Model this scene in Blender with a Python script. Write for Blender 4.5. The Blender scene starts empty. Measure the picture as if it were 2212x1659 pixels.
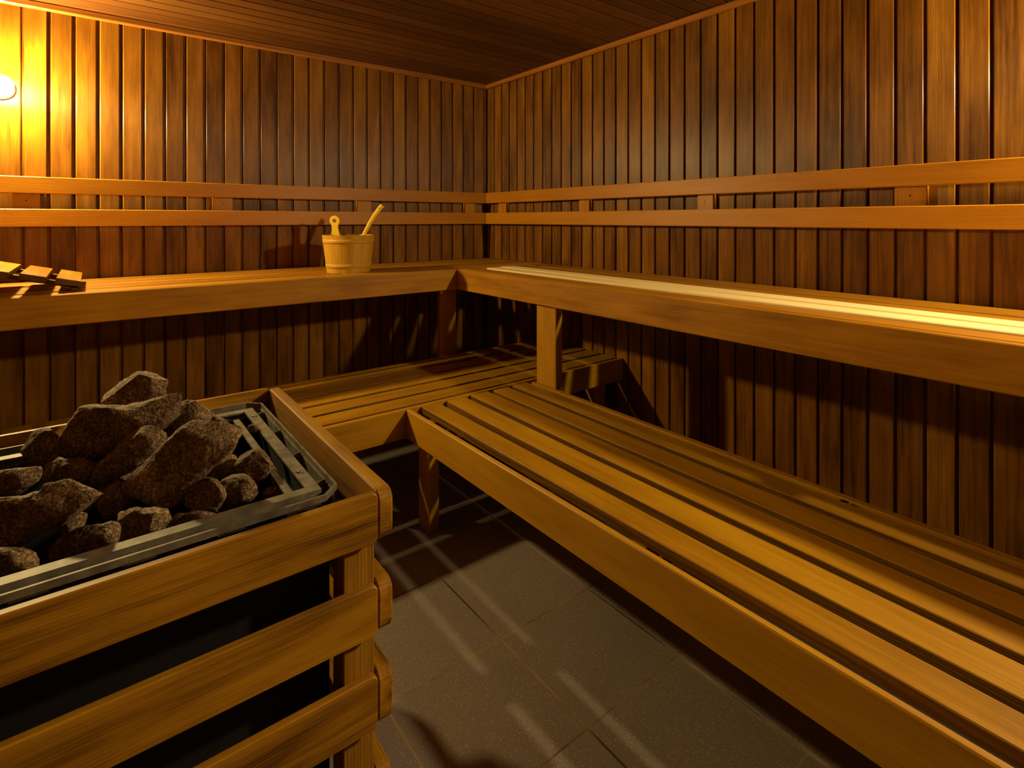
import bpy, math, random
from mathutils import Vector, Matrix, Euler, noise

random.seed(7)
SC = bpy.context.scene
COL = SC.collection
H = 1.2                      # eye height of the camera; every height below is given from the floor

# ------------------------------------------------------------------ camera
F_PX, YAW = 1174.25, math.radians(37.747)
CAM = Vector((-2.3037, -3.2763, H))
cam_d = bpy.data.cameras.new('camera'); cam = bpy.data.objects.new('camera', cam_d); COL.objects.link(cam)
cam.location = CAM
cam.rotation_euler = (math.pi / 2, 0, -YAW)
cam_d.sensor_fit = 'HORIZONTAL'; cam_d.sensor_width = 36.0
cam_d.lens = F_PX / 2212 * 36.0
cam_d.shift_y = -(829.5 - 474.0) / 2212
cam_d.clip_start = 0.02
SC.camera = cam

# ------------------------------------------------------------------ world, exposure
w = bpy.data.worlds.new('world'); SC.world = w; w.use_nodes = True
w.node_tree.nodes['Background'].inputs[0].default_value = (0.0, 0.0, 0.0, 1)
w.node_tree.nodes['Background'].inputs[1].default_value = 0.0
SC.view_settings.view_transform = 'Standard'
SC.view_settings.look = 'None'
SC.view_settings.exposure = 0.0
SC.view_settings.gamma = 1.0
SC.view_settings.use_curve_mapping = False
SC.cycles.max_bounces = 4
SC.cycles.diffuse_bounces = 1
SC.cycles.sample_clamp_indirect = 6.0
SC.cycles.use_denoising = True

LAMP_A = Vector((-2.6185, -0.062, 0.577 + H))
LAMP_C = Vector((-0.085, -3.42, 0.575 + H))
LAMP_R, LAMP_H = 0.049, 0.056
A_STRENGTH, A_COLOR = 2050.0, (1.0, 0.78, 0.31)
C_STRENGTH, C_COLOR = 1700.0, (1.0, 0.82, 0.42)

# ------------------------------------------------------------------ materials
def nn(nt, t, **kw):
    n = nt.nodes.new(t)
    for k, v in kw.items():
        setattr(n, k, v)
    return n

def new_mat(name):
    m = bpy.data.materials.new(name); m.use_nodes = True
    nt = m.node_tree; nt.nodes.clear()
    out = nn(nt, 'ShaderNodeOutputMaterial'); b = nn(nt, 'ShaderNodeBsdfPrincipled')
    nt.links.new(b.outputs[0], out.inputs[0])
    return m, nt, b

def math_n(nt, op, a, b=None, c=None):
    n = nn(nt, 'ShaderNodeMath', operation=op)
    for i, v in enumerate((a, b, c)):
        if v is None: continue
        if isinstance(v, (int, float)): n.inputs[i].default_value = v
        else: nt.links.new(v, n.inputs[i])
    return n.outputs[0]

def ramp(nt, fac, stops):
    r = nn(nt, 'ShaderNodeValToRGB')
    el = r.color_ramp.elements
    el[0].position, el[0].color = stops[0][0], (*stops[0][1], 1)
    el[1].position, el[1].color = stops[-1][0], (*stops[-1][1], 1)
    for p, c in stops[1:-1]:
        e = el.new(p); e.color = (*c, 1)
    nt.links.new(fac, r.inputs[0])
    return r.outputs[0]

def mixc(nt, fac, a, b, mode='MIX'):
    n = nn(nt, 'ShaderNodeMix', data_type='RGBA', blend_type=mode)
    for sock, v in ((n.inputs[0], fac), (n.inputs[6], a), (n.inputs[7], b)):
        if isinstance(v, (int, float)): sock.default_value = v
        elif isinstance(v, tuple): sock.default_value = (*v, 1)
        else: nt.links.new(v, sock)
    return n.outputs[2]

def wood(name, light, mid, dark, rough=0.45, ring=60.0, ring_amt=0.5, fibre_amt=0.5, blotch=0.35,
         vary=0.35, bump=0.25, spec=0.26, aniso=0.0, knots=0.0, coat=0.0, wander=.012, bl_scale=(2.6, 11, 11), dirt=0.0, dk=1.0):
    m, nt, b = new_mat(name)
    L = nt.links.new
    at = nn(nt, 'ShaderNodeAttribute', attribute_name='gr')
    rn = nn(nt, 'ShaderNodeAttribute', attribute_name='rnd')
    # slow wander that bends the growth rings along the board
    mp = nn(nt, 'ShaderNodeMapping'); mp.inputs['Scale'].default_value = (1.6, 7, 7); L(at.outputs['Vector'], mp.inputs[0])
    wn = nn(nt, 'ShaderNodeTexNoise'); wn.inputs['Scale'].default_value = 1.0; wn.inputs['Detail'].default_value = 3.0
    L(mp.outputs[0], wn.inputs['Vector'])
    sub = nn(nt, 'ShaderNodeVectorMath', operation='SUBTRACT'); L(wn.outputs['Color'], sub.inputs[0]); sub.inputs[1].default_value = (.5, .5, .5)
    scl = nn(nt, 'ShaderNodeVectorMath', operation='MULTIPLY'); L(sub.outputs[0], scl.inputs[0]); scl.inputs[1].default_value = (0, wander, wander)
    add = nn(nt, 'ShaderNodeVectorMath', operation='ADD'); L(at.outputs['Vector'], add.inputs[0]); L(scl.outputs[0], add.inputs[1])
    sep = nn(nt, 'ShaderNodeSeparateXYZ'); L(add.outputs[0], sep.inputs[0])
    # distance from a pith line well off the board
    off = math_n(nt, 'MULTIPLY_ADD', rn.outputs['Fac'], 0.10, 0.055)
    dv = math_n(nt, 'ADD', sep.outputs[1], off); dw = math_n(nt, 'ADD', sep.outputs[2], 0.035)
    rr = math_n(nt, 'SQRT', math_n(nt, 'ADD', math_n(nt, 'MULTIPLY', dv, dv), math_n(nt, 'MULTIPLY', dw, dw)))
    wave = math_n(nt, 'SINE', math_n(nt, 'MULTIPLY', rr, ring * 20))
    wave = math_n(nt, 'POWER', math_n(nt, 'MULTIPLY_ADD', wave, 0.5, 0.5), 1.6)
    # fibres
    mp2 = nn(nt, 'ShaderNodeMapping'); mp2.inputs['Scale'].default_value = (7, 300, 300); L(at.outputs['Vector'], mp2.inputs[0])
    fn = nn(nt, 'ShaderNodeTexNoise'); fn.inputs['Scale'].default_value = 1.0; fn.inputs['Detail'].default_value = 4.0
    L(mp2.outputs[0], fn.inputs['Vector'])
    mp3 = nn(nt, 'ShaderNodeMapping'); mp3.inputs['Scale'].default_value = (2.6, 62, 62); L(at.outputs['Vector'], mp3.inputs[0])
    fn2 = nn(nt, 'ShaderNodeTexNoise'); fn2.inputs['Scale'].default_value = 1.0; fn2.inputs['Detail'].default_value = 5.0
    L(mp3.outputs[0], fn2.inputs['Vector'])
    fib = math_n(nt, 'ADD', math_n(nt, 'MULTIPLY', fn.outputs[0], 0.45), math_n(nt, 'MULTIPLY', fn2.outputs[0], 0.55))
    # blotches
    mp4 = nn(nt, 'ShaderNodeMapping'); mp4.inputs['Scale'].default_value = bl_scale; L(at.outputs['Vector'], mp4.inputs[0])
    bn = nn(nt, 'ShaderNodeTexNoise'); bn.inputs['Scale'].default_value = 1.0; bn.inputs['Detail'].default_value = 4.0
    bn.inputs['Roughness'].default_value = 0.6
    L(mp4.outputs[0], bn.inputs['Vector'])
    f = math_n(nt, 'MULTIPLY', wave, ring_amt)
    f = math_n(nt, 'ADD', f, math_n(nt, 'MULTIPLY', math_n(nt, 'SUBTRACT', 1.0, fib), fibre_amt * 1.1))
    f = math_n(nt, 'ADD', f, math_n(nt, 'MULTIPLY', math_n(nt, 'SUBTRACT', bn.outputs[0], 0.5), blotch * 2.2))
    f = math_n(nt, 'ADD', f, math_n(nt, 'MULTIPLY', math_n(nt, 'SUBTRACT', rn.outputs['Fac'], 0.5), vary))
    col = ramp(nt, f, [(0.0, light), (0.45 * dk, mid), (dk, dark)])
    # each board its own slight tint
    wh = nn(nt, 'ShaderNodeTexWhiteNoise', noise_dimensions='1D'); L(rn.outputs['Fac'], wh.inputs['W'])
    tint = ramp(nt, wh.outputs['Value'], [(0.0, (1.0, .90, .70)), (0.5, (1, 1, 1)), (1.0, (.99, 1.02, .95))])
    col = mixc(nt, min(1.0, vary * 1.4), col, mixc(nt, 1.0, col, tint, 'MULTIPLY'))
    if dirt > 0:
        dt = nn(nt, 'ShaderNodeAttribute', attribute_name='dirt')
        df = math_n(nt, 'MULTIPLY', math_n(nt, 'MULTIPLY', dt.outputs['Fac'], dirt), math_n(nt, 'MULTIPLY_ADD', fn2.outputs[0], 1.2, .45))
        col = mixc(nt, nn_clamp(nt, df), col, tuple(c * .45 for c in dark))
    if knots > 0:
        mk = nn(nt, 'ShaderNodeMapping'); mk.inputs['Scale'].default_value = (2.6, 9, 9); L(at.outputs['Vector'], mk.inputs[0])
        vo = nn(nt, 'ShaderNodeTexVoronoi'); vo.inputs['Scale'].default_value = 1.0; L(mk.outputs[0], vo.inputs['Vector'])
        kf = math_n(nt, 'SUBTRACT', 1.0, math_n(nt, 'MULTIPLY', vo.outputs['Distance'], 1 / knots))
        kf = nn_clamp(nt, kf)
        col = mixc(nt, math_n(nt, 'MULTIPLY', kf, 0.8), col, tuple(c * 0.4 for c in dark))
    L(col, b.inputs['Base Color'])
    ro = math_n(nt, 'ADD', rough - 0.12, math_n(nt, 'MULTIPLY', fib, 0.24))
    L(ro, b.inputs['Roughness'])
    b.inputs['Specular IOR Level'].default_value = spec
    if aniso > 0:
        b.inputs['Anisotropic'].default_value = aniso
        ge = nn(nt, 'ShaderNodeNewGeometry'); tg = nn(nt, 'ShaderNodeVectorMath', operation='CROSS_PRODUCT')
        L(ge.outputs['Normal'], tg.inputs[0]); tg.inputs[1].default_value = (0, .01, 1); L(tg.outputs[0], b.inputs['Tangent'])
        b.inputs['Anisotropic Rotation'].default_value = ANISO_ROT
    if coat > 0:
        b.inputs['Coat Weight'].default_value = coat; b.inputs['Coat Roughness'].default_value = 0.25
    hgt = math_n(nt, 'ADD', math_n(nt, 'MULTIPLY', wave, -1.2 * ring_amt), math_n(nt, 'MULTIPLY', fib, 1.0))
    bp = nn(nt, 'ShaderNodeBump'); bp.inputs['Strength'].default_value = bump; bp.inputs['Distance'].default_value = 0.0015
    L(hgt, bp.inputs['Height']); L(bp.outputs[0], b.inputs['Normal'])
    return m

def nn_clamp(nt, v):
    n = nn(nt, 'ShaderNodeClamp'); nt.links.new(v, n.inputs[0]); return n.outputs[0]

ANISO_ROT = 0.0
M_WALL = wood('dark_varnished_panelling', (0.400, 0.168, 0.016), (0.235, 0.088, 0.007), (0.072, 0.022, 0.002), rough=.39, ring=70, ring_amt=.12,
              fibre_amt=1.0, blotch=.6, vary=.42, bump=.35, spec=.20, aniso=.7)
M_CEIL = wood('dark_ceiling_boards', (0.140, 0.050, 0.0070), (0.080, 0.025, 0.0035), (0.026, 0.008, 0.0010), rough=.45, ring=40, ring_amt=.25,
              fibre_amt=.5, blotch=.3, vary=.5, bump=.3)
M_TRIM = wood('trim_wood', (0.420, 0.153, 0.0200), (0.300, 0.099, 0.0110), (0.130, 0.036, 0.0050), rough=.4, ring=50, ring_amt=.25, vary=.3, bump=.2)
M_RAIL = wood('backrest_wood', (0.600, 0.245, 0.0110), (0.470, 0.172, 0.0055), (0.200, 0.058, 0.0020), rough=.42, ring=70, ring_amt=.2, fibre_amt=.5,
              blotch=.3, vary=.25, bump=.3)
M_UPPER = wood('upper_bench_wood', (0.480, 0.205, 0.0090), (0.310, 0.120, 0.0045), (0.100, 0.032, 0.0015), rough=.45, ring=70, ring_amt=.2,
               fibre_amt=.6, blotch=.42, vary=.35, bump=.3)
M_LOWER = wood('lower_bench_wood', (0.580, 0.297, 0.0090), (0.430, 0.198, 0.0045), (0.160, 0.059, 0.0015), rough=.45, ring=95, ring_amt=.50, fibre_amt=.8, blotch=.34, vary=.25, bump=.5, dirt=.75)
M_FACE = wood('bench_front_board_wood', (0.560, 0.285, 0.0090), (0.420, 0.190, 0.0045), (0.200, 0.074, 0.0015), rough=.48, ring=60, ring_amt=.05,
              fibre_amt=.85, blotch=.40, vary=.2, bump=.2)
M_UFACE = wood('upper_front_board_wood', (0.590, 0.275, 0.0100), (0.440, 0.182, 0.0050), (0.190, 0.064, 0.0015), rough=.48, ring=60, ring_amt=.06,
               fibre_amt=.95, blotch=.55, vary=.2, bump=.25)
M_PALE = wood('new_pale_wood', (0.960, 0.720, 0.3600), (0.910, 0.650, 0.2800), (0.720, 0.440, 0.1300), rough=.5, ring=30, ring_amt=.15, fibre_amt=.35,
              blotch=.15, vary=.1, bump=.1)
M_GUARD = wood('guard_wood', (0.580, 0.288, 0.0120), (0.400, 0.176, 0.0060), (0.070, 0.022, 0.0015), rough=.5, ring=60, ring_amt=.08, fibre_amt=.95, blotch=.75, vary=.2, bump=.4, bl_scale=(3.0, 26, 26), dk=1.0)
M_CHAR = wood('scorched_guard_wood', (0.580, 0.290, 0.0180), (0.340, 0.155, 0.0080), (0.075, 0.023, 0.0030), rough=.6, ring=50, ring_amt=.08, fibre_amt=1.0, blotch=.6, vary=.2, bump=.7)
M_BUCKET = wood('bucket_wood', (0.660, 0.360, 0.030), (0.500, 0.245, 0.018), (0.280, 0.110, 0.008), rough=.5, ring=26, ring_amt=.22, fibre_amt=.5,
                blotch=.45, vary=.15, bump=.2)
M_LADLE = wood('ladle_wood', (0.860, 0.540, 0.0450), (0.780, 0.450, 0.0300), (0.550, 0.279, 0.0175), rough=.45, ring=20, ring_amt=.15, fibre_amt=.4,
               blotch=.2, vary=.15, bump=.15)

def simple(name, col, rough=.5, metal=0.0, noise_amt=0.3, scale=30, bump=.2, col2=None, stretch=(1, 1, 1)):
    m, nt, b = new_mat(name); L = nt.links.new
    tc = nn(nt, 'ShaderNodeTexCoord'); mp = nn(nt, 'ShaderNodeMapping'); mp.inputs['Scale'].default_value = stretch
    L(tc.outputs['Object'], mp.inputs[0])
    n = nn(nt, 'ShaderNodeTexNoise'); n.inputs['Scale'].default_value = scale; n.inputs['Detail'].default_value = 6
    L(mp.outputs[0], n.inputs['Vector'])
    c2 = col2 or tuple(c * (1 - noise_amt) for c in col)
    L(ramp(nt, n.outputs[0], [(.3, c2), (.7, col)]), b.inputs['Base Color'])
    b.inputs['Roughness'].default_value = rough; b.inputs['Metallic'].default_value = metal
    bp = nn(nt, 'ShaderNodeBump'); bp.inputs['Strength'].default_value = bump; bp.inputs['Distance'].default_value = .002
    L(n.outputs[0], bp.inputs['Height']); L(bp.outputs[0], b.inputs['Normal'])
    return m

M_GALV = simple('galvanised_steel', (.24, .20, .15), rough=.6, metal=.3, col2=(.09, .075, .055), scale=38, bump=.15)
M_BLACK = simple('sooty_black_steel', (.012, .010, .010), rough=.65, metal=.3, bump=.1)
M_SCREW = simple('dark_screw', (.03, .015, .01), rough=.5, metal=.5)
M_LAMPBASE = simple('lamp_base_porcelain', (.6, .55, .45), rough=.35)

def stone_mat():
    m, nt, b = new_mat('burnt_sauna_stone'); L = nt.links.new
    tc = nn(nt, 'ShaderNodeTexCoord')
    oi = nn(nt, 'ShaderNodeObjectInfo')
    n1 = nn(nt, 'ShaderNodeTexNoise'); n1.inputs['Scale'].default_value = 22; n1.inputs['Detail'].default_value = 8; n1.inputs['Roughness'].default_value = .7
    n2 = nn(nt, 'ShaderNodeTexNoise'); n2.inputs['Scale'].default_value = 190; n2.inputs['Detail'].default_value = 4; n2.inputs['Roughness'].default_value = .7
    vo = nn(nt, 'ShaderNodeTexVoronoi'); vo.inputs['Scale'].default_value = 210
    for n in (n1, n2, vo): L(tc.outputs['Object'], n.inputs['Vector'])
    f = math_n(nt, 'ADD', math_n(nt, 'MULTIPLY', n1.outputs[0], .45), math_n(nt, 'MULTIPLY', n2.outputs[0], .62))
    c = ramp(nt, f, [(.40, (.030, .015, .008)), (.50, (.135, .082, .042)), (.58, (.29, .190, .100)), (.69, (.70, .52, .30))])
    red = mixc(nt, .6, c, (.85, .60, .45), 'MULTIPLY')
    c = mixc(nt, n1.outputs[0], c, red)
    v = math_n(nt, 'MULTIPLY_ADD', oi.outputs['Random'], .5, .72)
    cv = nn(nt, 'ShaderNodeVectorMath', operation='SCALE'); L(c, cv.inputs[0]); L(v, cv.inputs['Scale'])
    L(cv.outputs[0], b.inputs['Base Color'])
    b.inputs['Roughness'].default_value = .75; b.inputs['Specular IOR Level'].default_value = .35
    hh = math_n(nt, 'ADD', math_n(nt, 'MULTIPLY', n2.outputs[0], 1.0), math_n(nt, 'MULTIPLY', vo.outputs['Distance'], .5))
    bp = nn(nt, 'ShaderNodeBump'); bp.inputs['Strength'].default_value = .9; bp.inputs['Distance'].default_value = .004
    L(hh, bp.inputs['Height'])
    L(bp.outputs[0], b.inputs['Normal'])
    return m
M_STONE = stone_mat()

def tile_mat():
    m, nt, b = new_mat('speckled_floor_tile'); L = nt.links.new
    tc = nn(nt, 'ShaderNodeTexCoord'); sx = nn(nt, 'ShaderNodeSeparateXYZ'); L(tc.outputs['Object'], sx.inputs[0])
    def cell(o, off, p):
        u = math_n(nt, 'DIVIDE', math_n(nt, 'SUBTRACT', o, off), p)
        fr = math_n(nt, 'FRACT', u)
        d = math_n(nt, 'MULTIPLY', math_n(nt, 'MINIMUM', fr, math_n(nt, 'SUBTRACT', 1.0, fr)), p)
        return math_n(nt, 'FLOOR', u), d
    ix, dx = cell(sx.outputs[0], -1.378, .352); iy, dy = cell(sx.outputs[1], -2.028, .3445)
    d = math_n(nt, 'MINIMUM', dx, dy)
    grout = math_n(nt, 'LESS_THAN', d, .0027)
    cv = nn(nt, 'ShaderNodeCombineXYZ'); L(ix, cv.inputs[0]); L(iy, cv.inputs[1])
    wh = nn(nt, 'ShaderNodeTexWhiteNoise', noise_dimensions='3D'); L(cv.outputs[0], wh.inputs['Vector'])
    n1 = nn(nt, 'ShaderNodeTexNoise'); n1.inputs['Scale'].default_value = 420; n1.inputs['Detail'].default_value = 3
    n2 = nn(nt, 'ShaderNodeTexNoise'); n2.inputs['Scale'].default_value = 3; n2.inputs['Detail'].default_value = 4
    vo = nn(nt, 'ShaderNodeTexVoronoi'); vo.inputs['Scale'].default_value = 250
    for n in (n1, n2, vo): L(tc.outputs['Object'], n.inputs['Vector'])
    base = ramp(nt, n1.outputs[0], [(.35, (.150, .110, .090)), (.62, (.235, .176, .145))])
    sp = nn(nt, 'ShaderNodeSeparateColor'); L(vo.outputs['Color'], sp.inputs[0])
    chip = math_n(nt, 'MULTIPLY', math_n(nt, 'GREATER_THAN', sp.outputs[0], .78), math_n(nt, 'LESS_THAN', vo.outputs['Distance'], .33))
    base = mixc(nt, math_n(nt, 'MULTIPLY', chip, .75), base, (.50, .39, .28))
    tone = math_n(nt, 'ADD', math_n(nt, 'MULTIPLY', wh.outputs['Value'], .12), math_n(nt, 'MULTIPLY_ADD', n2.outputs[0], .3, .80))
    sc = nn(nt, 'ShaderNodeVectorMath', operation='SCALE'); L(base, sc.inputs[0]); L(tone, sc.inputs['Scale'])
    g = ramp(nt, n2.outputs[0], [(.42, (.04, .028, .015)), (.58, (.32, .20, .09))])
    L(mixc(nt, grout, sc.outputs[0], g), b.inputs['Base Color'])
    b.inputs['Roughness'].default_value = .55
    hh = math_n(nt, 'SUBTRACT', math_n(nt, 'MULTIPLY', n1.outputs[0], .15), grout)
    bp = nn(nt, 'ShaderNodeBump'); bp.inputs['Strength'].default_value = .5; bp.inputs['Distance'].default_value = .002
    L(hh, bp.inputs['Height']); L(bp.outputs[0], b.inputs['Normal'])
    return m
M_TILE = tile_mat()

def glow(name, color, strength):
    m = bpy.data.materials.new(name); m.use_nodes = True; nt = m.node_tree; nt.nodes.clear()
    o = nn(nt, 'ShaderNodeOutputMaterial'); e = nn(nt, 'ShaderNodeEmission')
    e.inputs[0].default_value = (*color, 1); e.inputs[1].default_value = strength
    nt.links.new(e.outputs[0], o.inputs[0]); return m
M_GLOWA = glow('lit_lamp_globe_left', A_COLOR, A_STRENGTH)
M_GLOWC = glow('lit_lamp_globe_right', C_COLOR, C_STRENGTH)

# ------------------------------------------------------------------ mesh helpers
class MB:
    """collects pieces of one mesh, with grain coordinates and a random value per piece"""
    def __init__(s): s.v = []; s.f = []; s.g = []; s.r = []; s.smooth = []; s.d = []
    def add(s, verts, faces, g, r=None, smooth=False, dirt=None):
        o = len(s.v); r = random.random() if r is None else r
        s.v += [tuple(v) for v in verts]; s.g += [tuple(x) for x in g]; s.r += [r] * len(verts); s.d += dirt or [0.0] * len(verts)
        s.f += [tuple(i + o for i in f) for f in faces]; s.smooth += [smooth] * len(faces)
    def rbox(s, mtx, L, W, T, r=0.0, c=0.0015, rnd=None, n=4, nl=1):
        """block: length L on local x (grain), width W on y, thickness T on z; r rounds its plan corners, c chamfers its edges"""
        def outline(ins):
            a, b = L / 2 - ins, W / 2 - ins; q = max(r - ins, 0.0)
            if r <= 0: return [(a, b), (-a, b), (-a, -b), (a, -b)]
            pts = []
            for cx, cy, a0 in ((a - q, b - q, 0), (-a + q, b - q, 90), (-a + q, -b + q, 180), (a - q, -b + q, 270)):
                for k in range(n + 1):
                    t = math.radians(a0 + 90 * k / n); pts.append((cx + q * math.cos(t), cy + q * math.sin(t)))
            return pts
        lay = [(c, -T / 2), (0, -T / 2 + c), (0, T / 2 - c), (c, T / 2)] if c > 0 else [(0, -T / 2), (0, T / 2)]
        V = []; m = 0
        for ins, z in lay:
            p = outline(ins); m = len(p); V += [Vector((x, y, z)) for x, y in p]
        Fc = [tuple(range(m - 1, -1, -1))]
        for k in range(len(lay) - 1):
            for i in range(m):
                j = (i + 1) % m; Fc.append((k * m + i, k * m + j, (k + 1) * m + j, (k + 1) * m + i))
        Fc.append(tuple((len(lay) - 1) * m + i for i in range(m)))
        rnd = random.random() if rnd is None else rnd
        so = Vector((rnd * 53.7, rnd * 17.3 % 1.0 * .2, 0))
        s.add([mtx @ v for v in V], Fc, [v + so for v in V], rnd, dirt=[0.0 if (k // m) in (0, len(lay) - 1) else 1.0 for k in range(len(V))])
    def box(s, x0, x1, y0, y1, z0, z1, axis='x', r=0.0, c=0.0015, rnd=None):
        """axis-aligned block whose grain runs on `axis`; r rounds the corners seen along the axis named third"""
        cx = Vector(((x0 + x1) / 2, (y0 + y1) / 2, (z0 + z1) / 2)); dx, dy, dz = x1 - x0, y1 - y0, z1 - z0
        if axis == 'x': M, L, W, T = Matrix.Identity(3), dx, dy, dz
        elif axis == 'y': M, L, W, T = Matrix(((0, 1, 0), (1, 0, 0), (0, 0, -1))).transposed(), dy, dx, dz
        elif axis == 'xz': M, L, W, T = Matrix(((1, 0, 0), (0, 0, 1), (0, -1, 0))).transposed(), dx, dz, dy   # grain x, plan face x-z
        elif axis == 'yz': M, L, W, T = Matrix(((0, 1, 0), (0, 0, 1), (1, 0, 0))).transposed(), dy, dz, dx   # grain y, plan face y-z
        elif axis == 'z': M, L, W, T = Matrix(((0, 0, 1), (1, 0, 0), (0, 1, 0))).transposed(), dz, dx, dy
        s.rbox(Matrix.Translation(cx) @ M.to_4x4(), L, W, T, r, c, rnd)
    def build(s, name, mat, parent=None, origin=None):
        me = bpy.data.meshes.new(name)
        o3 = Vector(origin) if origin is not None else Vector((0, 0, 0))
        me.from_pydata([Vector(v) - o3 for v in s.v], [], s.f); me.update()
        a = me.attributes.new('gr', 'FLOAT_VECTOR', 'POINT'); a.data.foreach_set('vector', [c for g in s.g for c in g])
        b = me.attributes.new('rnd', 'FLOAT', 'POINT'); b.data.foreach_set('value', s.r)
        e = me.attributes.new('dirt', 'FLOAT', 'POINT'); e.data.foreach_set('value', s.d)
        for p, sm in zip(me.polygons, s.smooth): p.use_smooth = sm
        me.materials.append(mat)
        o = bpy.data.objects.new(name, me); COL.objects.link(o)
        if parent is not None:
            o.parent = parent; o.location = o3 - world_loc(parent)
        else: o.location = o3
        return o

def world_loc(o):
    v = Vector((0, 0, 0))
    while o is not None: v = v + o.location; o = o.parent
    return v

def tag(o, label, cat, group=None, kind=None):
    if label: o['label'] = label
    if cat: o['category'] = cat
    if group: o['group'] = group
    if kind: o['kind'] = kind
    return o

def thing(name, loc, label, cat, group=None):
    o = bpy.data.objects.new(name, None); COL.objects.link(o); o.location = loc
    o.empty_display_size = 0.05
    return tag(o, label, cat, group)

def one(name, mat, parent, fn, label=None):
    m = MB(); fn(m); o = m.build(name, mat, parent)
    if label: o['label'] = label
    return o

def struct(name, mat, fn):
    m = MB(); fn(m); o = m.build(name, mat); o['kind'] = 'structure'; return o

# ------------------------------------------------------------------ room shell
XN, YN = -3.5, -4.3          # the two walls behind and beside the camera
ZC = H + 0.985               # ceiling
def f_floor(m): m.box(XN - .1, .1, YN - .1, .1, -.05, 0, c=0)
struct('floor', M_TILE, f_floor)

BW, GT = 0.0805, 0.0125      # face of a wall board, its thickness
def wall_boards(m, along, off, pitch, n, lo, hi, plane, inward, BW):
    """vertical boards; `along` is the axis they are laid out on, `plane` the wall face, `inward` the sign into the room"""
    for i in range(-1, n):
        a = off - i * pitch
        c0, c1 = a - pitch + (pitch - BW) / 2, a - (pitch - BW) / 2
        c1 = min(c1, -0.001)
        if c1 - c0 < .01: continue
        t0, t1 = sorted((plane, plane + inward * -GT))
        if along == 'x': m.box(c0, c1, t0, t1, lo, hi, 'z', c=.0032)
        else: m.box(t0, t1, c0, c1, lo, hi, 'z', c=.0032)
def w_left(m):
    m.box(XN, .1, .0115, .06, 0, ZC, 'z', c=0, rnd=.95)
    wall_boards(m, 'x', -.1174, .09, 38, 0, ZC - .001, 0, -1, .0770)
def w_right(m):
    m.box(.0115, .06, YN, 0, 0, ZC, 'z', c=0, rnd=.95)
    wall_boards(m, 'y', -.0889, .0886, 48, 0, ZC - .001, 0, -1, .0795)
def w_back(m):
    m.box(XN, .06, YN - .06, YN, 0, ZC, 'z', c=0)
    for i in range(38): m.box(-.09 * (i + 1) + .008, -.09 * i - .008, YN - .001, YN + .012, 0, ZC - .001, 'z', c=.003)
def w_near(m):
    m.box(XN - .06, XN, YN, .06, 0, ZC, 'z', c=0)
    for i in range(47): m.box(XN - .001, XN + .012, -.09 * (i + 1) + .008, -.09 * i - .008, 0, ZC - .001, 'z', c=.003)
struct('wall_left', M_WALL, w_left)
struct('wall_right', M_WALL, w_right)
struct('wall_back', M_WALL, w_back)
struct('wall_near', M_WALL, w_near)
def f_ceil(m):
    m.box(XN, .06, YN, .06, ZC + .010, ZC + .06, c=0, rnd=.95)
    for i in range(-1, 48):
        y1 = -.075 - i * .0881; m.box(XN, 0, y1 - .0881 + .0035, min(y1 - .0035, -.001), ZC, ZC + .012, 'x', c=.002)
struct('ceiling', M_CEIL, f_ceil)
struct('trim_1', M_TRIM, lambda m: m.box(XN, -.002, -.030, .001, H + .953, ZC - .0005, 'x', c=.005))
struct('trim_2', M_TRIM, lambda m: m.box(-.030, .001, YN, -.031, H + .953, ZC - .0005, 'y', c=.008))

# ------------------------------------------------------------------ lamps
def lathe(prof, n=32, cap=True):
    V, Fc = [], []
    for r, z in prof:
        for k in range(n):
            t = 2 * math.pi * k / n; V.append(Vector((r * math.cos(t), r * math.sin(t), z)))
    for i in range(len(prof) - 1):
        for k in range(n):
            j = (k + 1) % n; Fc.append((i * n + k, i * n + j, (i + 1) * n + j, (i + 1) * n + k))
    if cap:
        Fc.append(tuple(range(n - 1, -1, -1))); Fc.append(tuple((len(prof) - 1) * n + k for k in range(n)))
    return V, Fc

def wall_lamp(pos, wall_normal, mat, label):
    n = Vector(wall_normal)
    d = (pos.dot(n)) if n.length else 0
    foot = pos - n * pos.dot(n) if True else pos      # the walls stand on the two coordinate planes
    t = thing('wall_lamp', foot, label, 'lamp')
    q = n.to_track_quat('Z', 'Y').to_matrix().to_4x4()
    gap = (pos - foot).length
    def base(m):
        V, Fc = lathe([(.050, .0), (.052, .004), (.046, .020), (.044, gap - .006), (.046, gap), (.004, gap)], 36)
        m.add([Matrix.Translation(foot) @ q @ v for v in V], Fc, V, smooth=True)
    one('lamp_base', M_LAMPBASE, t, base)
    def globe(m):                                        # shallow frosted dome standing off the wall
        V, Fc = lathe([(LAMP_R, .0005)] + [(LAMP_R * math.cos(math.pi / 2 * k / 12) + 1e-4, .0015 + LAMP_H * math.sin(math.pi / 2 * k / 12)) for k in range(13)], 36)
        m.add([Matrix.Translation(pos) @ q @ v for v in V], Fc, V, smooth=True)
    one('glass_dome', mat, t, globe)
    return t
wall_lamp(LAMP_A, (0, -1, 0), M_GLOWA, 'glowing white round wall lamp on the left wall at the photo edge')
wall_lamp(LAMP_C, (-1, 0, 0), M_GLOWC, 'lit round wall lamp on the right wall beyond the long bench')

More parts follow.
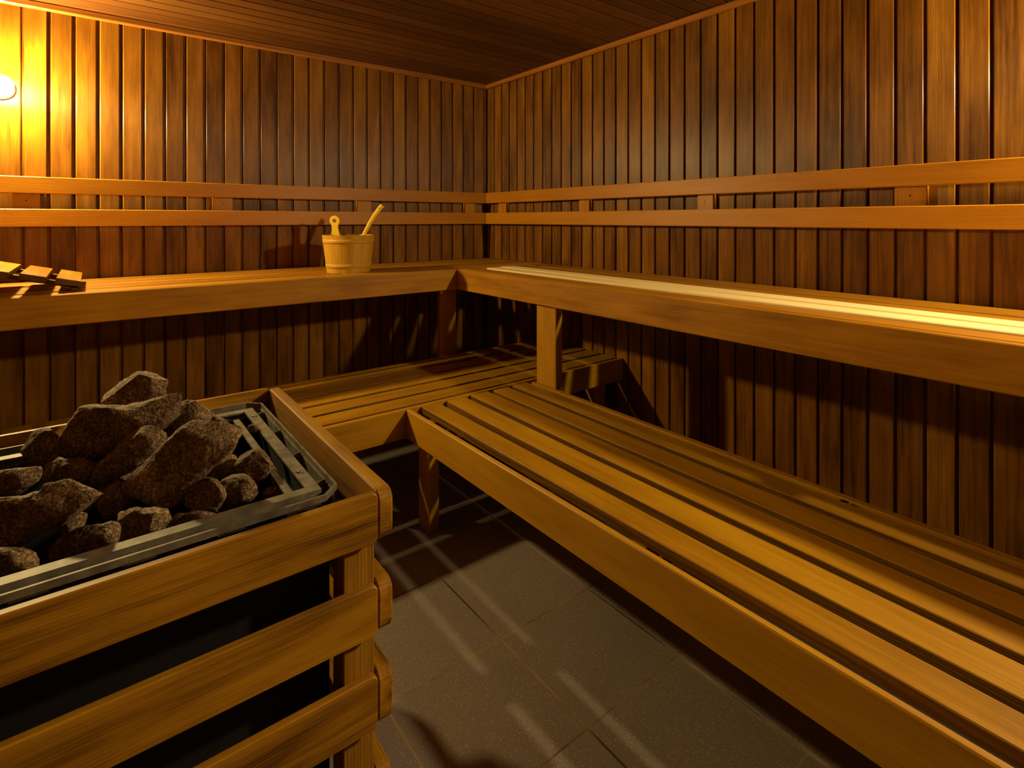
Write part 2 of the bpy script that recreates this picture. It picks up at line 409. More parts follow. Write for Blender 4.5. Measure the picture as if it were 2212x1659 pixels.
# ------------------------------------------------------------------ backrests
R1, R2, R3, R4 = H + .1915, H + .116, H + .047, H - .0325
def screw(parent, x, y, z, axis):
    def f(m):
        V, Fc = lathe([(.0028, -.001), (.0030, .0004)], 10)
        rot = Matrix.Rotation(math.pi / 2, 4, 'X') if axis == 'y' else Matrix.Rotation(-math.pi / 2, 4, 'Y')
        m.add([Matrix.Translation((x, y, z)) @ rot @ v for v in V], Fc, V)
    return one('screw', M_SCREW, parent, f, 'dark screw head')
t = thing('backrest', (-1.8, -.025, H), 'two-rail wooden backrest along the left wall above the bucket', 'backrest')
one('rail', M_RAIL, t, lambda m: m.box(XN + .02, -.052, -.052, -.028, R2, R1, 'xz', c=.003))
one('rail', M_RAIL, t, lambda m: m.box(XN + .02, -.052, -.052, -.028, R4, R3, 'xz', c=.003))
for a, b in ((-3.37, -3.28), (-2.58, -2.487), (-1.793, -1.698), (-1.0, -.909), (-.208, -.125)):
    k = one('spacer_block', M_RAIL, t, lambda m: m.box(a, b, -.027, 0, H - .005, H + .165, 'z', c=.002))
    screw(k, (a + b) / 2, -.0275, H + .084, 'y')
t = thing('backrest', (-.025, -2.0, H), 'two-rail wooden backrest along the right wall above the pale slats', 'backrest')
one('rail', M_RAIL, t, lambda m: m.box(-.052, -.028, YN + .02, -.052, R2, R1, 'yz', c=.003))
one('rail', M_RAIL, t, lambda m: m.box(-.052, -.028, YN + .02, -.052, R4, R3, 'yz', c=.003))
for a, b in ((-.269, -.176), (-1.063, -.98), (-1.856, -1.773), (-2.669, -2.574), (-3.46, -3.37)):
    k = one('spacer_block', M_RAIL, t, lambda m: m.box(-.027, 0, a, b, H - .005, H + .165, 'z', c=.002))
    screw(k, -.0275, (a + b) / 2, H + .084, 'x')

# ------------------------------------------------------------------ benches
ZU, ZUB = H - .280, H - .396         # upper bench: top, underside of its front board
ZL, ZLB = H - .760, H - .876         # lower bench
def slat_skew(m, pa, pb, z1, thick, axis, r=.012):
    """a slat between two ends given as (across0, across1, along)"""
    (a0, a1, la), (b0, b1, lb) = pa, pb
    L = abs(lb - la); W = ((a1 - a0) + (b1 - b0)) / 2
    if axis == 'y':
        P = Vector(((a0 + a1) / 2, la, 0)); Q = Vector(((b0 + b1) / 2, lb, 0))
    else:
        P = Vector((la, (a0 + a1) / 2, 0)); Q = Vector((lb, (b0 + b1) / 2, 0))
    d = (Q - P).normalized(); s = Vector((0, 0, 1)).cross(d)
    M = Matrix((d, s, Vector((0, 0, 1)))).transposed().to_4x4(); M.translation = (P + Q) / 2 + Vector((0, 0, z1 - thick / 2))
    m.rbox(M, L, W, thick, r, .0025)

# upper left bench (along the left wall)
t = thing('sauna_bench', (-1.7, -.33, 0), 'upper wooden slatted bench along the left wall holding the bucket', 'bench')
one('front_board', M_UFACE, t, lambda m: m.box(XN + .02, -.001, -.652, -.627, ZUB, ZU, 'xz', c=.003))
for a, b in ((-.620, -.520), (-.497, -.397), (-.374, -.274), (-.251, -.151), (-.128, -.028)):
    one('slat', M_UPPER, t, lambda m: m.box(XN + .02, -.004, a, b, ZU - .026, ZU, 'x', c=.003))
for x in (-3.3, -2.0, -.72, -.06):
    one('cross_brace', M_UPPER, t, lambda m: m.box(x - .02, x + .02, -.626, -.02, ZUB + .01, ZU - .027, 'y', c=.002))
for a, b in ((-3.35, -3.25), (-.757, -.655)):
    one('leg', M_UPPER, t, lambda m: m.box(a, b, -.626, -.590, 0, ZUB + .009, 'z', c=.003))

# upper right bench
t = thing('sauna_bench', (-.33, -2.4, 0), 'upper wooden slatted bench along the right wall with two pale new slats', 'bench')
one('front_board', M_UFACE, t, lambda m: m.box(-.667, -.642, YN + .02, -.654, ZUB, ZU, 'yz', c=.003))
YE = YN + .02
for a, b, mt, st, top, lb in ((-.632, -.545, M_UPPER, -.655, ZU, None), (-.522, -.430, M_PALE, -.740, ZU + .004, 'pale new wood slat'),
                          (-.404, -.312, M_PALE, -.712, ZU + .004, 'pale new wood slat'), (-.290, -.203, M_UPPER, -.657, ZU, None), (-.173, -.030, M_UPPER, -.660, ZU, None)):
    one('slat', mt, t, lambda m: m.box(a, b, YE, st, ZU - .026, top, 'y', c=.003), lb)
for y in (-.70, -1.39, -2.8, -4.1):
    one('cross_brace', M_UPPER, t, lambda m: m.box(-.641, -.02, y - .02, y + .02, ZUB + .01, ZU - .027, 'x', c=.002))
for a, b in ((-1.460, -1.325), (-4.15, -4.02)):
    one('leg', M_FACE, t, lambda m: m.box(-.648, -.606, a, b, 0, ZUB + .009, 'z', c=.003))

# lower left bench
t = thing('sauna_bench', (-1.7, -.98, 0), 'lower wooden slatted bench along the left wall behind the stove', 'bench')
one('front_board', M_FACE, t, lambda m: m.box(XN + .02, -.004, -1.300, -1.276, ZLB, ZL, 'xz', c=.003))
for a, b in ((-1.262, -1.162), (-1.142, -1.042), (-1.022, -.922), (-.902, -.802), (-.782, -.684)):
    one('slat', M_LOWER, t, lambda m: m.box(XN + .02, -.012, a, b, ZL - .022, ZL, 'x', r=.01, c=.0018))
one('back_board', M_FACE, t, lambda m: m.box(XN + .02, -.012, -.668, -.640, ZLB + .02, ZL - .002, 'xz', c=.003))
for x in (-3.3, -1.95, -.66, -.05):
    one('cross_brace', M_LOWER, t, lambda m: m.box(x - .02, x + .02, -1.275, -.669, ZLB + .01, ZL - .023, 'y', c=.002))
for x in (-3.3, -.10):
    one('leg', M_FACE, t, lambda m: m.box(x - .04, x + .04, -1.22, -1.14, 0, ZLB + .009, 'z', c=.003))

# lower right bench
t = thing('sauna_bench', (-.98, -2.6, 0), 'lower wooden slatted bench in the right foreground with wide gaps between its slats', 'bench')
one('front_board', M_FACE, t, lambda m: m.box(-1.308, -1.289, YE, -1.302, ZLB, ZL, 'yz', c=.003))
for pa, pb in (((-1.240, -1.168, -1.304), (-1.258, -1.168, YE)), ((-1.128, -1.036, -1.306), (-1.144, -1.050, YE)),
               ((-1.008, -.915, -1.304), (-1.027, -.932, YE)), ((-.894, -.807, -1.310), (-.903, -.816, YE)), ((-.778, -.700, -1.306), (-.795, -.702, YE))):
    one('slat', M_LOWER, t, lambda m: slat_skew(m, pa, pb, ZL, .029, 'y'))
one('back_board', M_FACE, t, lambda m: m.box(-.680, -.652, YE, -1.325, ZLB + .02, ZL - .001, 'yz', c=.003))
for y in (-1.40, -2.42, -3.45, -4.2):
    one('cross_brace', M_LOWER, t, lambda m: m.box(-1.2885, -.681, y - .022, y + .022, ZLB + .01, ZL - .0295, 'x', c=.002))
for y in (-1.397, -4.2):
    one('leg', M_FACE, t, lambda m: m.box(-1.282, -1.238, y - .043, y + .043, 0, ZLB + .009, 'z', c=.003))

def knot(m):
    V, Fc = lathe([(.0085, -.004), (.008, .0006)], 9)
    rs = random.Random(3); c0 = Vector(KNOT)
    m.add([c0 + Vector((v.x * rs.uniform(.7, 1.1), v.y * rs.uniform(.9, 1.7), v.z)) for v in V], Fc, V)
KNOT = (-.698, -2.665, ZL)
one('knot_hole', M_BLACK, t, knot, 'dark knot hole at the slat edge')

# ------------------------------------------------------------------ bucket and ladle
RIGHT = Vector((math.cos(YAW), -math.sin(YAW), 0))
BX, BY = -1.2095, -.430
t = thing('sauna_bucket', (BX, BY, ZU), 'small tapered wooden bucket on the upper left bench', 'bucket')
BH, RB, RT = .197, .112, .1357
def bucket(m):
    ns, sub = 14, 4
    for k in range(ns):
        rnd = random.random(); V = []; Fc = []; g = []
        for i in range(sub + 1):
            tt = 2 * math.pi * (k + .003 + (1 - .006) * i / sub) / ns
            for (rr, z) in ((RB, 0), (RT, BH), (RT - .011, BH), (RB - .011, .015)):
                V.append(Vector((BX + rr * math.cos(tt), BY + rr * math.sin(tt), ZU + z))); g.append(Vector((z + rnd * 40, (tt - 2 * math.pi * k / ns) * rr, rr * .2)))
        for i in range(sub):
            for q in range(4):
                a = i * 4 + q; b2 = i * 4 + (q + 1) % 4; Fc.append((a, a + 4, b2 + 4, b2))
        Fc.append((0, 1, 2, 3)); Fc.append(tuple(sub * 4 + q for q in (3, 2, 1, 0)))
        m.add(V, Fc, g, rnd)
    V, Fc = lathe([(RB - .004, .014), (RB - .004, .024)], 36)
    m.add([Vector((BX, BY, ZU)) + v for v in V], Fc, V)
one('staves', M_BUCKET, t, bucket)
for z0, z1 in ((.152, .176), (.024, .046)):
    def hoop(m):
        R = lambda z: RB + (RT - RB) * z / BH
        prof = [(R(z0) - .001, z0), (R(z0) + .0016, z0 + .001), (R(z1) + .0016, z1 - .001), (R(z1) - .001, z1)]
        V, Fc = lathe(prof, 48, cap=False)
        m.add([Vector((BX, BY, ZU)) + v for v in V], Fc, [Vector((math.atan2(v.y, v.x) * .13, v.z, 0)) for v in V], smooth=True)
    one('hoop', M_BUCKET, t, hoop)
def extrude_outline(m, pts, thick, origin, ax_u, ax_v, hole=None, c=.002):
    """a board cut to an outline in the plane (ax_u, ax_v); hole = (u, v, radius)"""
    n = len(pts); ax_n = ax_u.cross(ax_v).normalized()
    P = lambda u, v, w: origin + ax_u * u + ax_v * v + ax_n * w
    if hole:
        hu, hv, hr = hole
        inner = [(hu + hr * math.cos(math.atan2(v - hv, u - hu)), hv + hr * math.sin(math.atan2(v - hv, u - hu))) for u, v in pts]
    cu = sum(p[0] for p in pts) / n; cv = sum(p[1] for p in pts) / n
    V = []; g = []
    for w_, k in ((-thick / 2, .94), (-thick / 2 + c, 1), (thick / 2 - c, 1), (thick / 2, .94)):
        for u, v in pts:
            if k < 1:
                d = Vector((cu - u, cv - v)); d = d.normalized() * min(c, d.length) if d.length else d
                V.append(P(u + d.x, v + d.y, w_))
            else: V.append(P(u, v, w_))
            g.append(Vector((v, u, w_)))
    Fc = []
    for k in range(3):
        for i in range(n):
            j = (i + 1) % n; Fc.append((k * n + i, k * n + j, (k + 1) * n + j, (k + 1) * n + i))
    if hole:
        o = len(V)
        for w_ in (-thick / 2, thick / 2):
            for u, v in inner: V.append(P(u, v, w_)); g.append(Vector((v, u, w_)))
        for i in range(n):
            j = (i + 1) % n
            Fc.append((i, o + i, o + j, j)); Fc.append((3 * n + i, 3 * n + j, o + n + j, o + n + i)); Fc.append((o + i, o + n + i, o + n + j, o + j))
    else:
        Fc.append(tuple(range(n - 1, -1, -1))); Fc.append(tuple(3 * n + i for i in range(n)))
    m.add(V, Fc, g)
def handle(m):
    pts = [(-.026, 0), (.026, 0), (.021, .02), (.017, .045), (.018, .062)]
    for k in range(13):
        a = math.radians(-35 + 250 * k / 12); pts.append((.028 * math.cos(a), .088 + .028 * math.sin(a)))
    pts += [(-.018, .062), (-.017, .045), (-.021, .02)]
    ang = math.radians(162); R0 = RT - .004
    o = Vector((BX - .074 + .045, BY + .058 + .058, ZU + BH - .012)); u = RIGHT.copy(); v = Vector((-.04, .03, 1)).normalized()
    extrude_outline(m, pts, .016, o, u, v, hole=(0, .088, .011))
    extrude_outline(m, [(-.026, -.17), (.026, -.17), (.026, .001), (-.026, .001)], .014, o, u, v)
one('handle', M_LADLE, t, handle)
t = thing('ladle', (BX + .02, BY, ZU + .03), 'curved wooden ladle leaning out of the bucket', 'ladle')
def tube_strip(m, pts, wdt, thk, up):
    """flat-sided curved stick through pts"""
    V = []; g = []; n = 10; s = 0
    for i, p in enumerate(pts):
        d = (pts[min(i + 1, len(pts) - 1)] - pts[max(i - 1, 0)]).normalized(); a = up.cross(d).normalized(); b = d.cross(a)
        if i: s += (p - pts[i - 1]).length
        for k in range(n):
            tt = 2 * math.pi * k / n; ca, sa = math.cos(tt), math.sin(tt)
            V.append(p + a * (abs(ca) ** .6 * math.copysign(1, ca)) * wdt(i / (len(pts) - 1)) / 2 + b * (abs(sa) ** .6 * math.copysign(1, sa)) * thk / 2)
            g.append(Vector((s, ca * .01, sa * .01)))
    Fc = [tuple(range(n - 1, -1, -1)), tuple((len(pts) - 1) * n + k for k in range(n))]
    for i in range(len(pts) - 1):
        for k in range(n):
            j = (k + 1) % n; Fc.append((i * n + k, i * n + j, (i + 1) * n + j, (i + 1) * n + k))
    m.add(V, Fc, g, smooth=True)
def ladle_stick(m):
    o = Vector((BX, BY + .01, ZU)); P = []
    for u, z in ((.005, .045), (.035, .10), (.064, .155), (.083, .192), (.101, .228), (.121, .265), (.145, .303), (.172, .340), (.186, .356)):
        P.append(o + RIGHT * u + Vector((0, 0, z)))
    Q = []
    for i in range(len(P) - 1):
        for k in range(3): Q.append(P[i].lerp(P[i + 1], k / 3))
    Q.append(P[-1])
    tube_strip(m, Q, lambda f: .016 + .012 * f, .019, Vector((0, 0, 1)).cross(RIGHT))
lh = one('ladle_handle', M_LADLE, t, ladle_stick)
def lh_hole(m):
    V, Fc = lathe([(.003, -.001), (.003, .001)], 10)
    q = (-Vector((math.sin(YAW), math.cos(YAW), 0))).to_track_quat('Z', 'Y').to_matrix().to_4x4()
    c = Vector((BX, BY + .01, ZU)) + RIGHT * .172 + Vector((0, 0, .340)) - Vector((math.sin(YAW), math.cos(YAW), 0)) * .0145
    m.add([Matrix.Translation(c) @ q @ v for v in V], Fc, V)
one('hanging_hole', M_SCREW, lh, lh_hole)
def bowl(m):
    V, Fc = lathe([(.012, .0), (.030, .008), (.038, .024), (.040, .04), (.036, .04), (.033, .024), (.025, .012), (.004, .006)], 24)
    m.add([Vector((BX + .0, BY + .005, ZU + .028)) + v for v in V], Fc, V, smooth=True)
one('ladle_bowl', M_LADLE, t, bowl)

# ------------------------------------------------------------------ headrest at the left end of the upper bench
t = thing('headrest', (-2.55, -.38, ZU), 'slatted wooden wedge headrest on the left end of the upper bench', 'headrest')
HS = [(-2.374, H - .2305, 0), (-2.475, H - .2050, 0), (-2.576, H - .1795, 0), (-2.677, H - .154, 0), (-2.778, H - .1285, 0)]
tilt = math.atan2(.0255, .101)
for i, (x, z, _) in enumerate(HS):
    def hslat(m):
        M = Matrix.Translation((x, -.36 - .03 * i, z - .011)) @ Matrix.Rotation(tilt, 4, 'Y') @ Matrix.Rotation(math.pi / 2, 4, 'Z')
        m.rbox(M, .44, .077, .022, 0, .0015)
    one('slat', M_LOWER, t, hslat)
for y in (-.52, -.24):
    def hrail(m):
        L = .52; M = Matrix.Translation((-2.590, y, H - .2015)) @ Matrix.Rotation(tilt, 4, 'Y')
        m.rbox(M, L, .022, .018, 0, .0015)
    one('rail', M_LOWER, t, hrail)
for y in (-.52, -.24):
    one('foot', M_LOWER, t, lambda m: m.box(-2.84, -2.815, y - .011, y + .011, ZU, ZU + .125, 'z', c=.0015))
    one('foot', M_LOWER, t, lambda m: m.box(-2.365, -2.345, y - .011, y + .011, ZU, ZU + .022, 'x', c=.001))

# two short boards on the lower bench behind the stove
for (a, b, lb) in ((-2.552, -2.470, 'short bright board lying across the lower bench left of the stones'),
                   (-2.436, -2.355, 'short board across the lower bench, mostly behind the dark stone')):
    m = MB(); m.box(a, b, -.86, -.645, ZL + .0005, ZL + .016, 'y', c=.0015)
    o = m.build('board', M_LOWER, None, ((a + b) / 2, -.75, ZL)); tag(o, lb, 'board')

# ------------------------------------------------------------------ stove guard
GX1, GXI, GY0, GY1 = -1.885, -1.912, -2.395, -1.655     # outer right face, inner, front face, back face
GXL = -2.86
SL = [(H - .470, H - .557), (H - .629, H - .717), (H - .784, H - .877), (H - .958, H - 1.045)]
t = thing('stove_guard', (-2.37, -2.02, 0), 'wooden slatted safety guard fence around the stone-filled stove', 'guard')
for (za, zb) in SL:
    one('slat', M_GUARD, t, lambda m: m.box(GXL, GXI - .001, GY0, GY0 + .015, zb, za, 'xz', r=.010, c=.002))
    one('slat', M_CHAR if za > H - .5 else M_GUARD, t, lambda m: m.box(GXI, GX1, GY0, GY1, zb, za, 'yz', r=.022, c=.003))
    one('slat', M_GUARD, t, lambda m: m.box(GXL, GXI - .001, GY1 - .014, GY1, zb, za, 'xz', r=.008, c=.002))
    one('slat', M_GUARD, t, lambda m: m.box(GXL - .027, GXL - .001, GY0, GY1, zb, za, 'yz', r=.012, c=.003))
for x0, x1 in ((GXI - .056, GXI - .001), (GXL, GXL + .055)):
    for y0, y1 in ((GY0 + .0155, GY0 + .066), (GY1 - .075, GY1 - .0225)):
        one('post', M_CHAR, t, lambda m: m.box(x0, x1, y0, y1, 0, H - .535, 'z', c=.002))

# ------------------------------------------------------------------ stove
SX1, SX0, SY0, SY1 = -1.966, -2.79, -2.306, -1.742
t = thing('sauna_stove', (-2.38, -2.02, 0), 'black steel sauna stove with a galvanised top frame full of stones', 'stove')
def casing(m):
    zt, zb = H - .515, .06
    for x0, x1, y0, y1 in ((SX0, SX1, SY0, SY0 + .004), (SX0, SX1, SY1 - .004, SY1), (SX0, SX0 + .004, SY0, SY1), (SX1 - .004, SX1, SY0, SY1)):
        m.box(x0, x1, y0, y1, zb, zt, 'z', c=0)
    m.box(SX0, SX1, SY0, SY1, H - .70, H - .695, 'x', c=0)
    m.box(SX0, SX1, SY0, SY1, zb, zb + .004, 'x', c=0)
one('casing', M_BLACK, t, casing)
for x in (SX0 + .06, SX1 - .06):
    for y in (SY0 + .06, SY1 - .06):
        one('foot', M_BLACK, t, lambda m: m.box(x - .015, x + .015, y - .015, y + .015, 0, .06, 'z', c=0))
def ring(m, pts_out, pts_in, z0, z1):
    n = len(pts_out); V = [Vector((x, y, z)) for z in (z0, z1) for ps in (pts_out, pts_in) for x, y in ps]
    Fc = []
    for i in range(n):
        j = (i + 1) % n
        Fc += [(i, j, n * 2 + j, n * 2 + i), (n + j, n + i, n * 3 + i, n * 3 + j), (n * 2 + i, n * 2 + j, n * 3 + j, n * 3 + i), (j, i, n + i, n + j)]
    m.add(V, Fc, V)
def chamf(x0, x1, y0, y1, c):
    return [(x0 + c, y0), (x1 - c, y0), (x1, y0 + c), (x1, y1 - c), (x1 - c, y1), (x0 + c, y1), (x0, y1 - c), (x0, y0 + c)]
RX0, RX1, RY0, RY1 = SX0 - .015, -1.9515, -2.333, -1.728
ZR = H - .478
def rim(m):
    ring(m, chamf(RX0, RX1, RY0, RY1, .030), chamf(RX0 + .004, RX1 - .004, RY0 + .004, RY1 - .004, .028), ZR - .011, ZR)
one('rim', M_GALV, t, rim)
def liner(m):
    m.box(RX1 - .0065, RX1 - .0042, RY0 + .030, RY1 - .030, ZR - .052, ZR - .0112, 'y', c=0)
    m.box(RX0 + .03, RX1 - .03, RY1 - .0065, RY1 - .0042, ZR - .052, ZR - .0112, 'x', c=0)
    m.box(RX0 + .0042, RX0 + .0065, RY0 + .030, RY1 - .030, ZR - .052, ZR - .0112, 'y', c=0)
    M = Matrix.Translation((RX1 - .0195, RY1 - .0195, ZR - .0315)) @ Matrix.Rotation(-math.pi / 4, 4, 'Z'); m.rbox(M, .040, .002, .041, 0, 0)
one('rim_liner', M_GALV, t, liner)
one('rim_ledge', M_GALV, t, lambda m: m.box(RX0 + .03, RX1 - .03, RY0 + .0045, RY0 + .040, ZR - .0135, ZR - .0105, 'x', c=0))
FX0, FX1, FY0, FY1 = SX0 + .012, -1.979, -2.302, -1.774
DZ = .020
fr = None
def frame(m):
    q = lambda x0, x1, y0, y1: [(x0, y0), (x1, y0), (x1, y1), (x0, y1)]
    ring(m, q(FX0, FX1, FY0, FY1), q(FX0 + .022, FX1 - .022, FY0 + .022, FY1 - .022), ZR - .006, ZR - .002)
    ring(m, q(FX0, FX1, FY0, FY1), q(FX0 + .003, FX1 - .003, FY0 + .003, FY1 - .003), ZR - .022, ZR - .006)
one('grate_frame', M_GALV, t, frame)
for k in range(2):
    x = FX1 - .044 - k * .055
    one('grate_bar', M_GALV, t, lambda m: m.box(x - .007, x + .007, FY0 + (.012 if k == 0 else .21), FY1 - .03, ZR - .016, ZR - .012, 'y', c=0))
for k in range(4):
    y = FY0 + .04 + k * (FY1 - FY0 - .08) / 3
    one('rim_clip', M_GALV, t, lambda m: (m.box(FX1 + .0005, RX1 - .0068, y - .001, y + .001, ZR - .040, ZR - .006, 'x', c=0), m.box(FX1 + .0005, RX1 - .0068, y - .001, y + .016, ZR - .0412, ZR - .0402, 'x', c=0)))
for k in range(7):
    x = FX0 + .05 + k * .12
    one('rim_clip', M_GALV, t, lambda m: m.box(x - .02, x + .02, RY0 + .0045, FY0 - .0005, ZR - .016, ZR - .012, 'x', c=0))
for y in (FY0 + .09, FY1 - .07):
    def bolt(m):
        V, Fc = lathe([(.0065, ZR - .0025), (.0060, ZR + .0005), (.002, ZR + .0015)], 12); m.add([v + Vector((FX1 - .011, y, 0)) for v in V], Fc, V)
    one('bolt', M_GALV, t, bolt)

# ------------------------------------------------------------------ stones
FWD = Vector((math.sin(YAW), math.cos(YAW), 0)); UP = Vector((0, 0, 1))
def ray(px, py): return FWD + RIGHT * ((px - 1106) / F_PX) + UP * ((474 - py) / F_PX)
def ico(sub):
    import bmesh
    b = bmesh.new(); bmesh.ops.create_icosphere(b, subdivisions=sub, radius=1.0)
    V = [v.co.copy() for v in b.verts]; Fc = [tuple(v.index for v in f.verts) for f in b.faces]; b.free(); return V, Fc
ICO = ico(5)
def stone(poly, z, thick, label, seed, rough=.035, flat=.55):
    cx = sum(p[0] for p in poly) / len(poly); cy = sum(p[1] for p in poly) / len(poly)
    A = 0; gx = gy = 0
    for (x0, y0), (x1, y1) in zip(poly, poly[1:] + poly[:1]):
        k = x0 * y1 - x1 * y0; A += k; gx += (x0 + x1) * k; gy += (y0 + y1) * k
    cx, cy = gx / (3 * A), gy / (3 * A)
    d0 = ray(cx, cy); s = z / d0.z; C0 = CAM + d0 * s; mpp = s / F_PX      # metres per pixel at that depth
    back = d0.normalized()
    def rad(th):
        ux, uy = math.cos(th), -math.sin(th); best = 1e9
        for (x0, y0), (x1, y1) in zip(poly, poly[1:] + poly[:1]):
            ex, ey = x1 - x0, y1 - y0; det = ux * (-ey) - uy * (-ex)
            if abs(det) < 1e-9: continue
            ax, ay = x0 - cx, y0 - cy
            t = (ax * (-ey) - ay * (-ex)) / det; q = (ux * ay - uy * ax) / det
            if t > 0 and -1e-6 <= q <= 1 + 1e-6: best = min(best, t)
        return best if best < 1e8 else 10
    tab = [rad(2 * math.pi * k / 90) for k in range(90)]
    tab = [(tab[k - 1] + 6 * tab[k] + tab[(k + 1) % 90]) / 8 for k in range(90)]
    rs = random.Random(seed); sh = Vector((rs.uniform(-50, 50), rs.uniform(-50, 50), rs.uniform(-50, 50)))
    planes = []
    for i_ in range(20):
        nv = Vector((rs.gauss(0, 1), rs.gauss(0, 1), abs(rs.gauss(0, 1.3)) if i_ < 13 else -1)).normalized(); planes.append((nv, rs.uniform(.58, .86)))
    V = []; Rm = sum(tab) / 90 * mpp
    for u in ICO[0]:
        p = u.copy()
        if flat:                                         # knock flat faces into the lump, leaving its outline
            for nv, dd in planes:
                e = p.dot(nv) - dd
                if e > 0: p -= nv * e * .97
        h = math.hypot(u.x, u.y); th = math.atan2(u.y, u.x) % (2 * math.pi); f = th / (2 * math.pi) * 90
        k = int(f) % 90; R = tab[k] * (1 - (f - int(f))) + tab[(k + 1) % 90] * (f - int(f))
        c2 = max(h, 1e-5) ** flat
        hp = math.hypot(p.x, p.y); c2 *= .74 + .26 * min(1, hp / max(h, 1e-5))
        q = RIGHT * (math.cos(th) * R * 1.17 * c2 * mpp) + UP * (math.sin(th) * R * 1.17 * c2 * mpp) - back * (p.z * thick)
        w_ = q + sh
        nzv = noise.fractal(w_ * 26, 1.0, 2.1, 5) * rough * .35 + noise.noise(w_ * 12) * rough * .35
        rid = -noise.voronoi(w_ * 20)[0][0] * .006
        q = q * (1 + (nzv / max(Rm, .02)) * .55 * .7) + q.normalized() * rid
        V.append(q)
    for _ in range(14):                                  # split faces: flatten the lump against a few planes
        nv = Vector((rs.gauss(0, 1), rs.gauss(0, 1), rs.gauss(0, 1))).normalized(); mx = max(v.dot(nv) for v in V)
        cut = mx * rs.uniform(.72, .93)
        V = [v - nv * (v.dot(nv) - cut) * .94 if v.dot(nv) > cut else v for v in V]
    V = [v + v.normalized() * ((.5 - abs(noise.noise((v + sh) * 48))) * .0030 + (.5 - abs(noise.noise((v + sh) * 115))) * .0020) for v in V]
    me = bpy.data.meshes.new('stove_stone'); me.from_pydata(V, [], ICO[1]); me.update()
    for p in me.polygons: p.use_smooth = True
    me.materials.append(M_STONE)
    o = bpy.data.objects.new('stove_stone', me); COL.objects.link(o); o.location = C0
    tag(o, label, 'stone', 'stones heaped on the stove'); return o

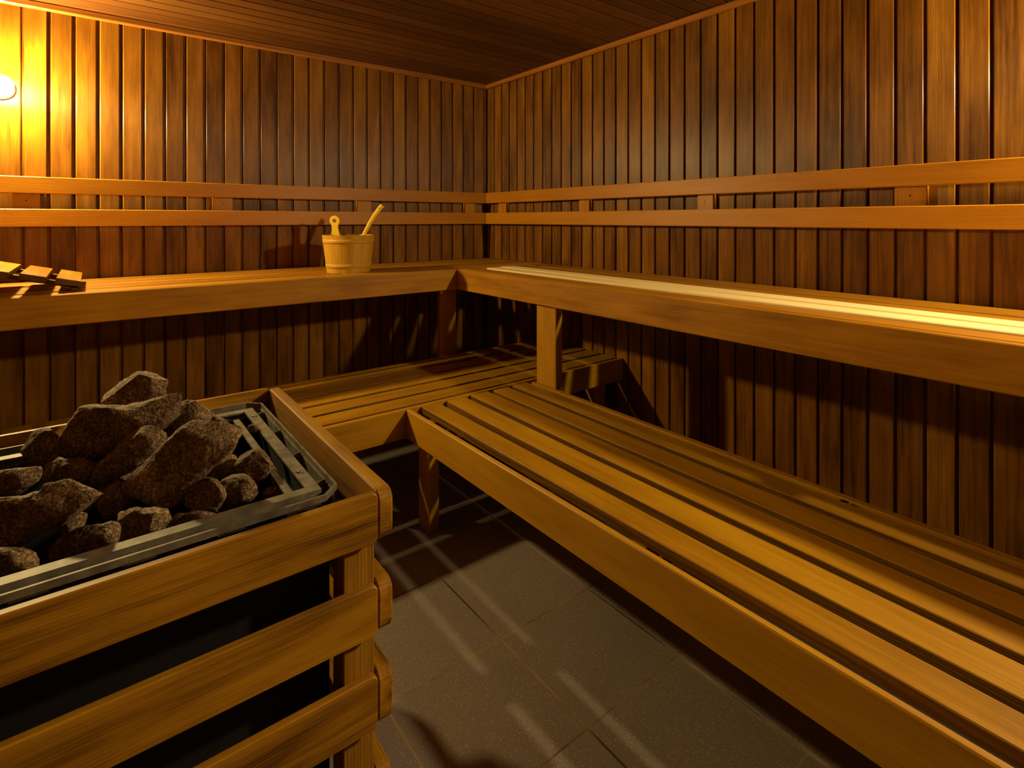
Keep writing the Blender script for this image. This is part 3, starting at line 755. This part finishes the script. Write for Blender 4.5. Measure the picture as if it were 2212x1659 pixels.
STONES = [
 ([(208,868),(222,850),(262,822),(300,805),(326,796),(341,796),(356,815),(369,840),(371,858),(352,880),(300,892),(240,888)], -.385, .05, 'topmost wedge-shaped grey stone, peaked, at the top of the heap'),
 ([(121,905),(140,892),(170,886),(230,878),(300,876),(345,862),(380,852),(402,862),(398,885),(372,915),(330,945),(290,985),(240,1000),(170,1000),(138,985),(122,955)], -.435, .07, 'large dark elongated stone directly under the topmost wedge'),
 ([(345,890),(372,872),(420,866),(452,878),(463,900),(470,925),(430,945),(380,940),(350,920)], -.47, .05, 'brown rounded stone at the back right under the long one, beside the metal rim'),
 ([(268,1062),(274,1048),(305,1015),(345,975),(380,940),(420,920),(478,914),(520,918),(536,928),(530,948),(500,985),(460,1010),(425,1045),(395,1085),(355,1105),(300,1106),(276,1090)], -.445, .055, 'big pale-speckled flat stone slanting across the middle of the heap'),
 ([(44,965),(58,942),(95,930),(124,930),(135,955),(135,990),(110,1010),(60,1008),(46,990)], -.475, .05, 'very dark block-shaped stone at the left beside the bright rim'),
 ([(180,1035),(215,1000),(245,975),(285,930),(325,928),(345,945),(352,960),(330,985),(290,1015),(250,1035),(200,1050)], -.465, .05, 'reddish stone wedged between the long dark one and the big flat one'),
 ([(-25,1030),(-5,1014),(40,1008),(92,1005),(96,1015),(72,1045),(40,1068),(-10,1075),(-30,1060)], -.48, .05, 'flat-topped brown stone at the left edge under the dark block'),
 ([(-35,1080),(0,1076),(60,1072),(90,1060),(88,1050),(150,1038),(205,1036),(221,1046),(219,1070),(198,1098),(160,1118),(110,1138),(60,1165),(-10,1170),(-40,1130)], -.465, .06, 'long light-topped stone with a rounded nose at the front left'),
 ([(522,985),(545,972),(570,965),(590,975),(596,1000),(590,1025),(565,1048),(540,1050),(520,1030),(510,1005)], -.485, .045, 'round dark brown stone nearest the right grate bars'),
 ([(392,1062),(405,1042),(440,1034),(475,1036),(490,1052),(488,1080),(470,1108),(430,1114),(400,1104)], -.50, .045, 'dark round stone below the nose of the big flat one, front centre'),
 ([(478,1048),(500,1030),(528,1022),(552,1040),(566,1058),(560,1082),(530,1098),(490,1104),(478,1080)], -.505, .045, 'pinkish angular stone at the front between two dark round ones'),
 ([(560,1068),(575,1052),(602,1046),(617,1056),(612,1070),(585,1082),(562,1084)], -.515, .025, 'small pale pebble-sized stone in the front right corner of the grate'),
 ([(255,1110),(285,1098),(330,1098),(355,1102),(360,1125),(345,1150),(300,1170),(262,1168),(248,1140)], -.51, .045, 'brown stone in front of the lower nose of the big flat one'),
 ([(112,1180),(150,1150),(200,1135),(255,1128),(275,1142),(262,1172),(225,1195),(150,1210),(112,1205)], -.515, .045, 'broad dark red stone at the front beside the deep black gap'),
 ([(352,1128),(385,1108),(425,1102),(455,1106),(462,1120),(430,1138),(370,1155),(345,1150)], -.52, .035, 'low stone tucked along the front frame bar, right of centre'),
 ([(-30,1192),(5,1186),(50,1180),(75,1188),(92,1212),(80,1235),(30,1248),(-30,1255)], -.505, .045, 'pinkish stone at the very front left corner by the frame'),
 ([(128,1118),(160,1108),(188,1112),(190,1128),(172,1155),(140,1160),(125,1140)], -.505, .04, 'small stone under the right end of the long light-topped one'),
 ([(532,925),(542,914),(556,918),(566,930),(558,940),(545,936)], -.480, .014, 'tiny dark chip lying across the top grate bars'),
 ([(95,1010),(130,990),(180,995),(215,1010),(205,1045),(160,1060),(110,1062),(85,1040)], -.50, .05, 'shadowed dark stone sunk in the left centre of the heap'),
 ([(225,1060),(262,1040),(290,1050),(290,1095),(262,1120),(225,1118),(208,1090)], -.515, .05, 'shadowed stone deep between the two long pale ones'),
 ([(430,1005),(465,985),(505,985),(520,1010),(510,1035),(470,1042),(432,1030)], -.50, .045, 'reddish brown stone under the right end of the big flat one'),
 ([(20,1135),(55,1118),(75,1130),(62,1165),(30,1180),(-10,1185),(-20,1160)], -.50, .05, 'stone with one pale chipped face at the left front under the long one'),
 ([(455,900),(480,905),(500,925),(505,960),(480,975),(440,960),(430,925)], -.505, .045, 'stone half hidden behind the right tip of the big flat one'),
 ([(345,1170),(300,1175),(262,1190),(200,1205),(210,1225),(270,1215),(340,1190)], -.555, .04, 'low dark stone behind the front frame bar below the brown one'),
 ([(330,1040),(395,1000),(440,1010),(420,1080),(350,1090)], -.53, .05, 'stone hidden under the middle of the big flat one'),
 ([(150,1050),(215,1030),(300,1010),(320,1060),(250,1090),(160,1090)], -.54, .06, 'lowest dark stone seen only through gaps near the centre'),
 ([(-150,925),(-100,900),(-50,900),(-30,935),(-60,960),(-130,965)], -.40, .07, 'stone added out of view at the back of the heap to shade the rim'),  # last four stones: unseen, added so the heap shades the front rim
 ([(-160,1010),(-100,970),(-40,970),(-38,1040),(-100,1060),(-150,1055)], -.375, .07, 'stone added out of view in the middle of the heap to shade the rim'),
 ([(-180,1160),(-110,1120),(-50,1120),(-45,1210),(-110,1240),(-170,1230)], -.430, .07, 'stone added out of view at the front of the heap to shade the rim'),
 ([(-110,1080),(-60,1050),(-20,1060),(-10,1120),(-60,1140),(-110,1120)], -.470, .07, 'stone added out of view beside the long light-topped one to shade the rim'),
]
for i, (poly, z, th, lb) in enumerate(STONES):
    stone(poly, z, th, lb, 100 + i)
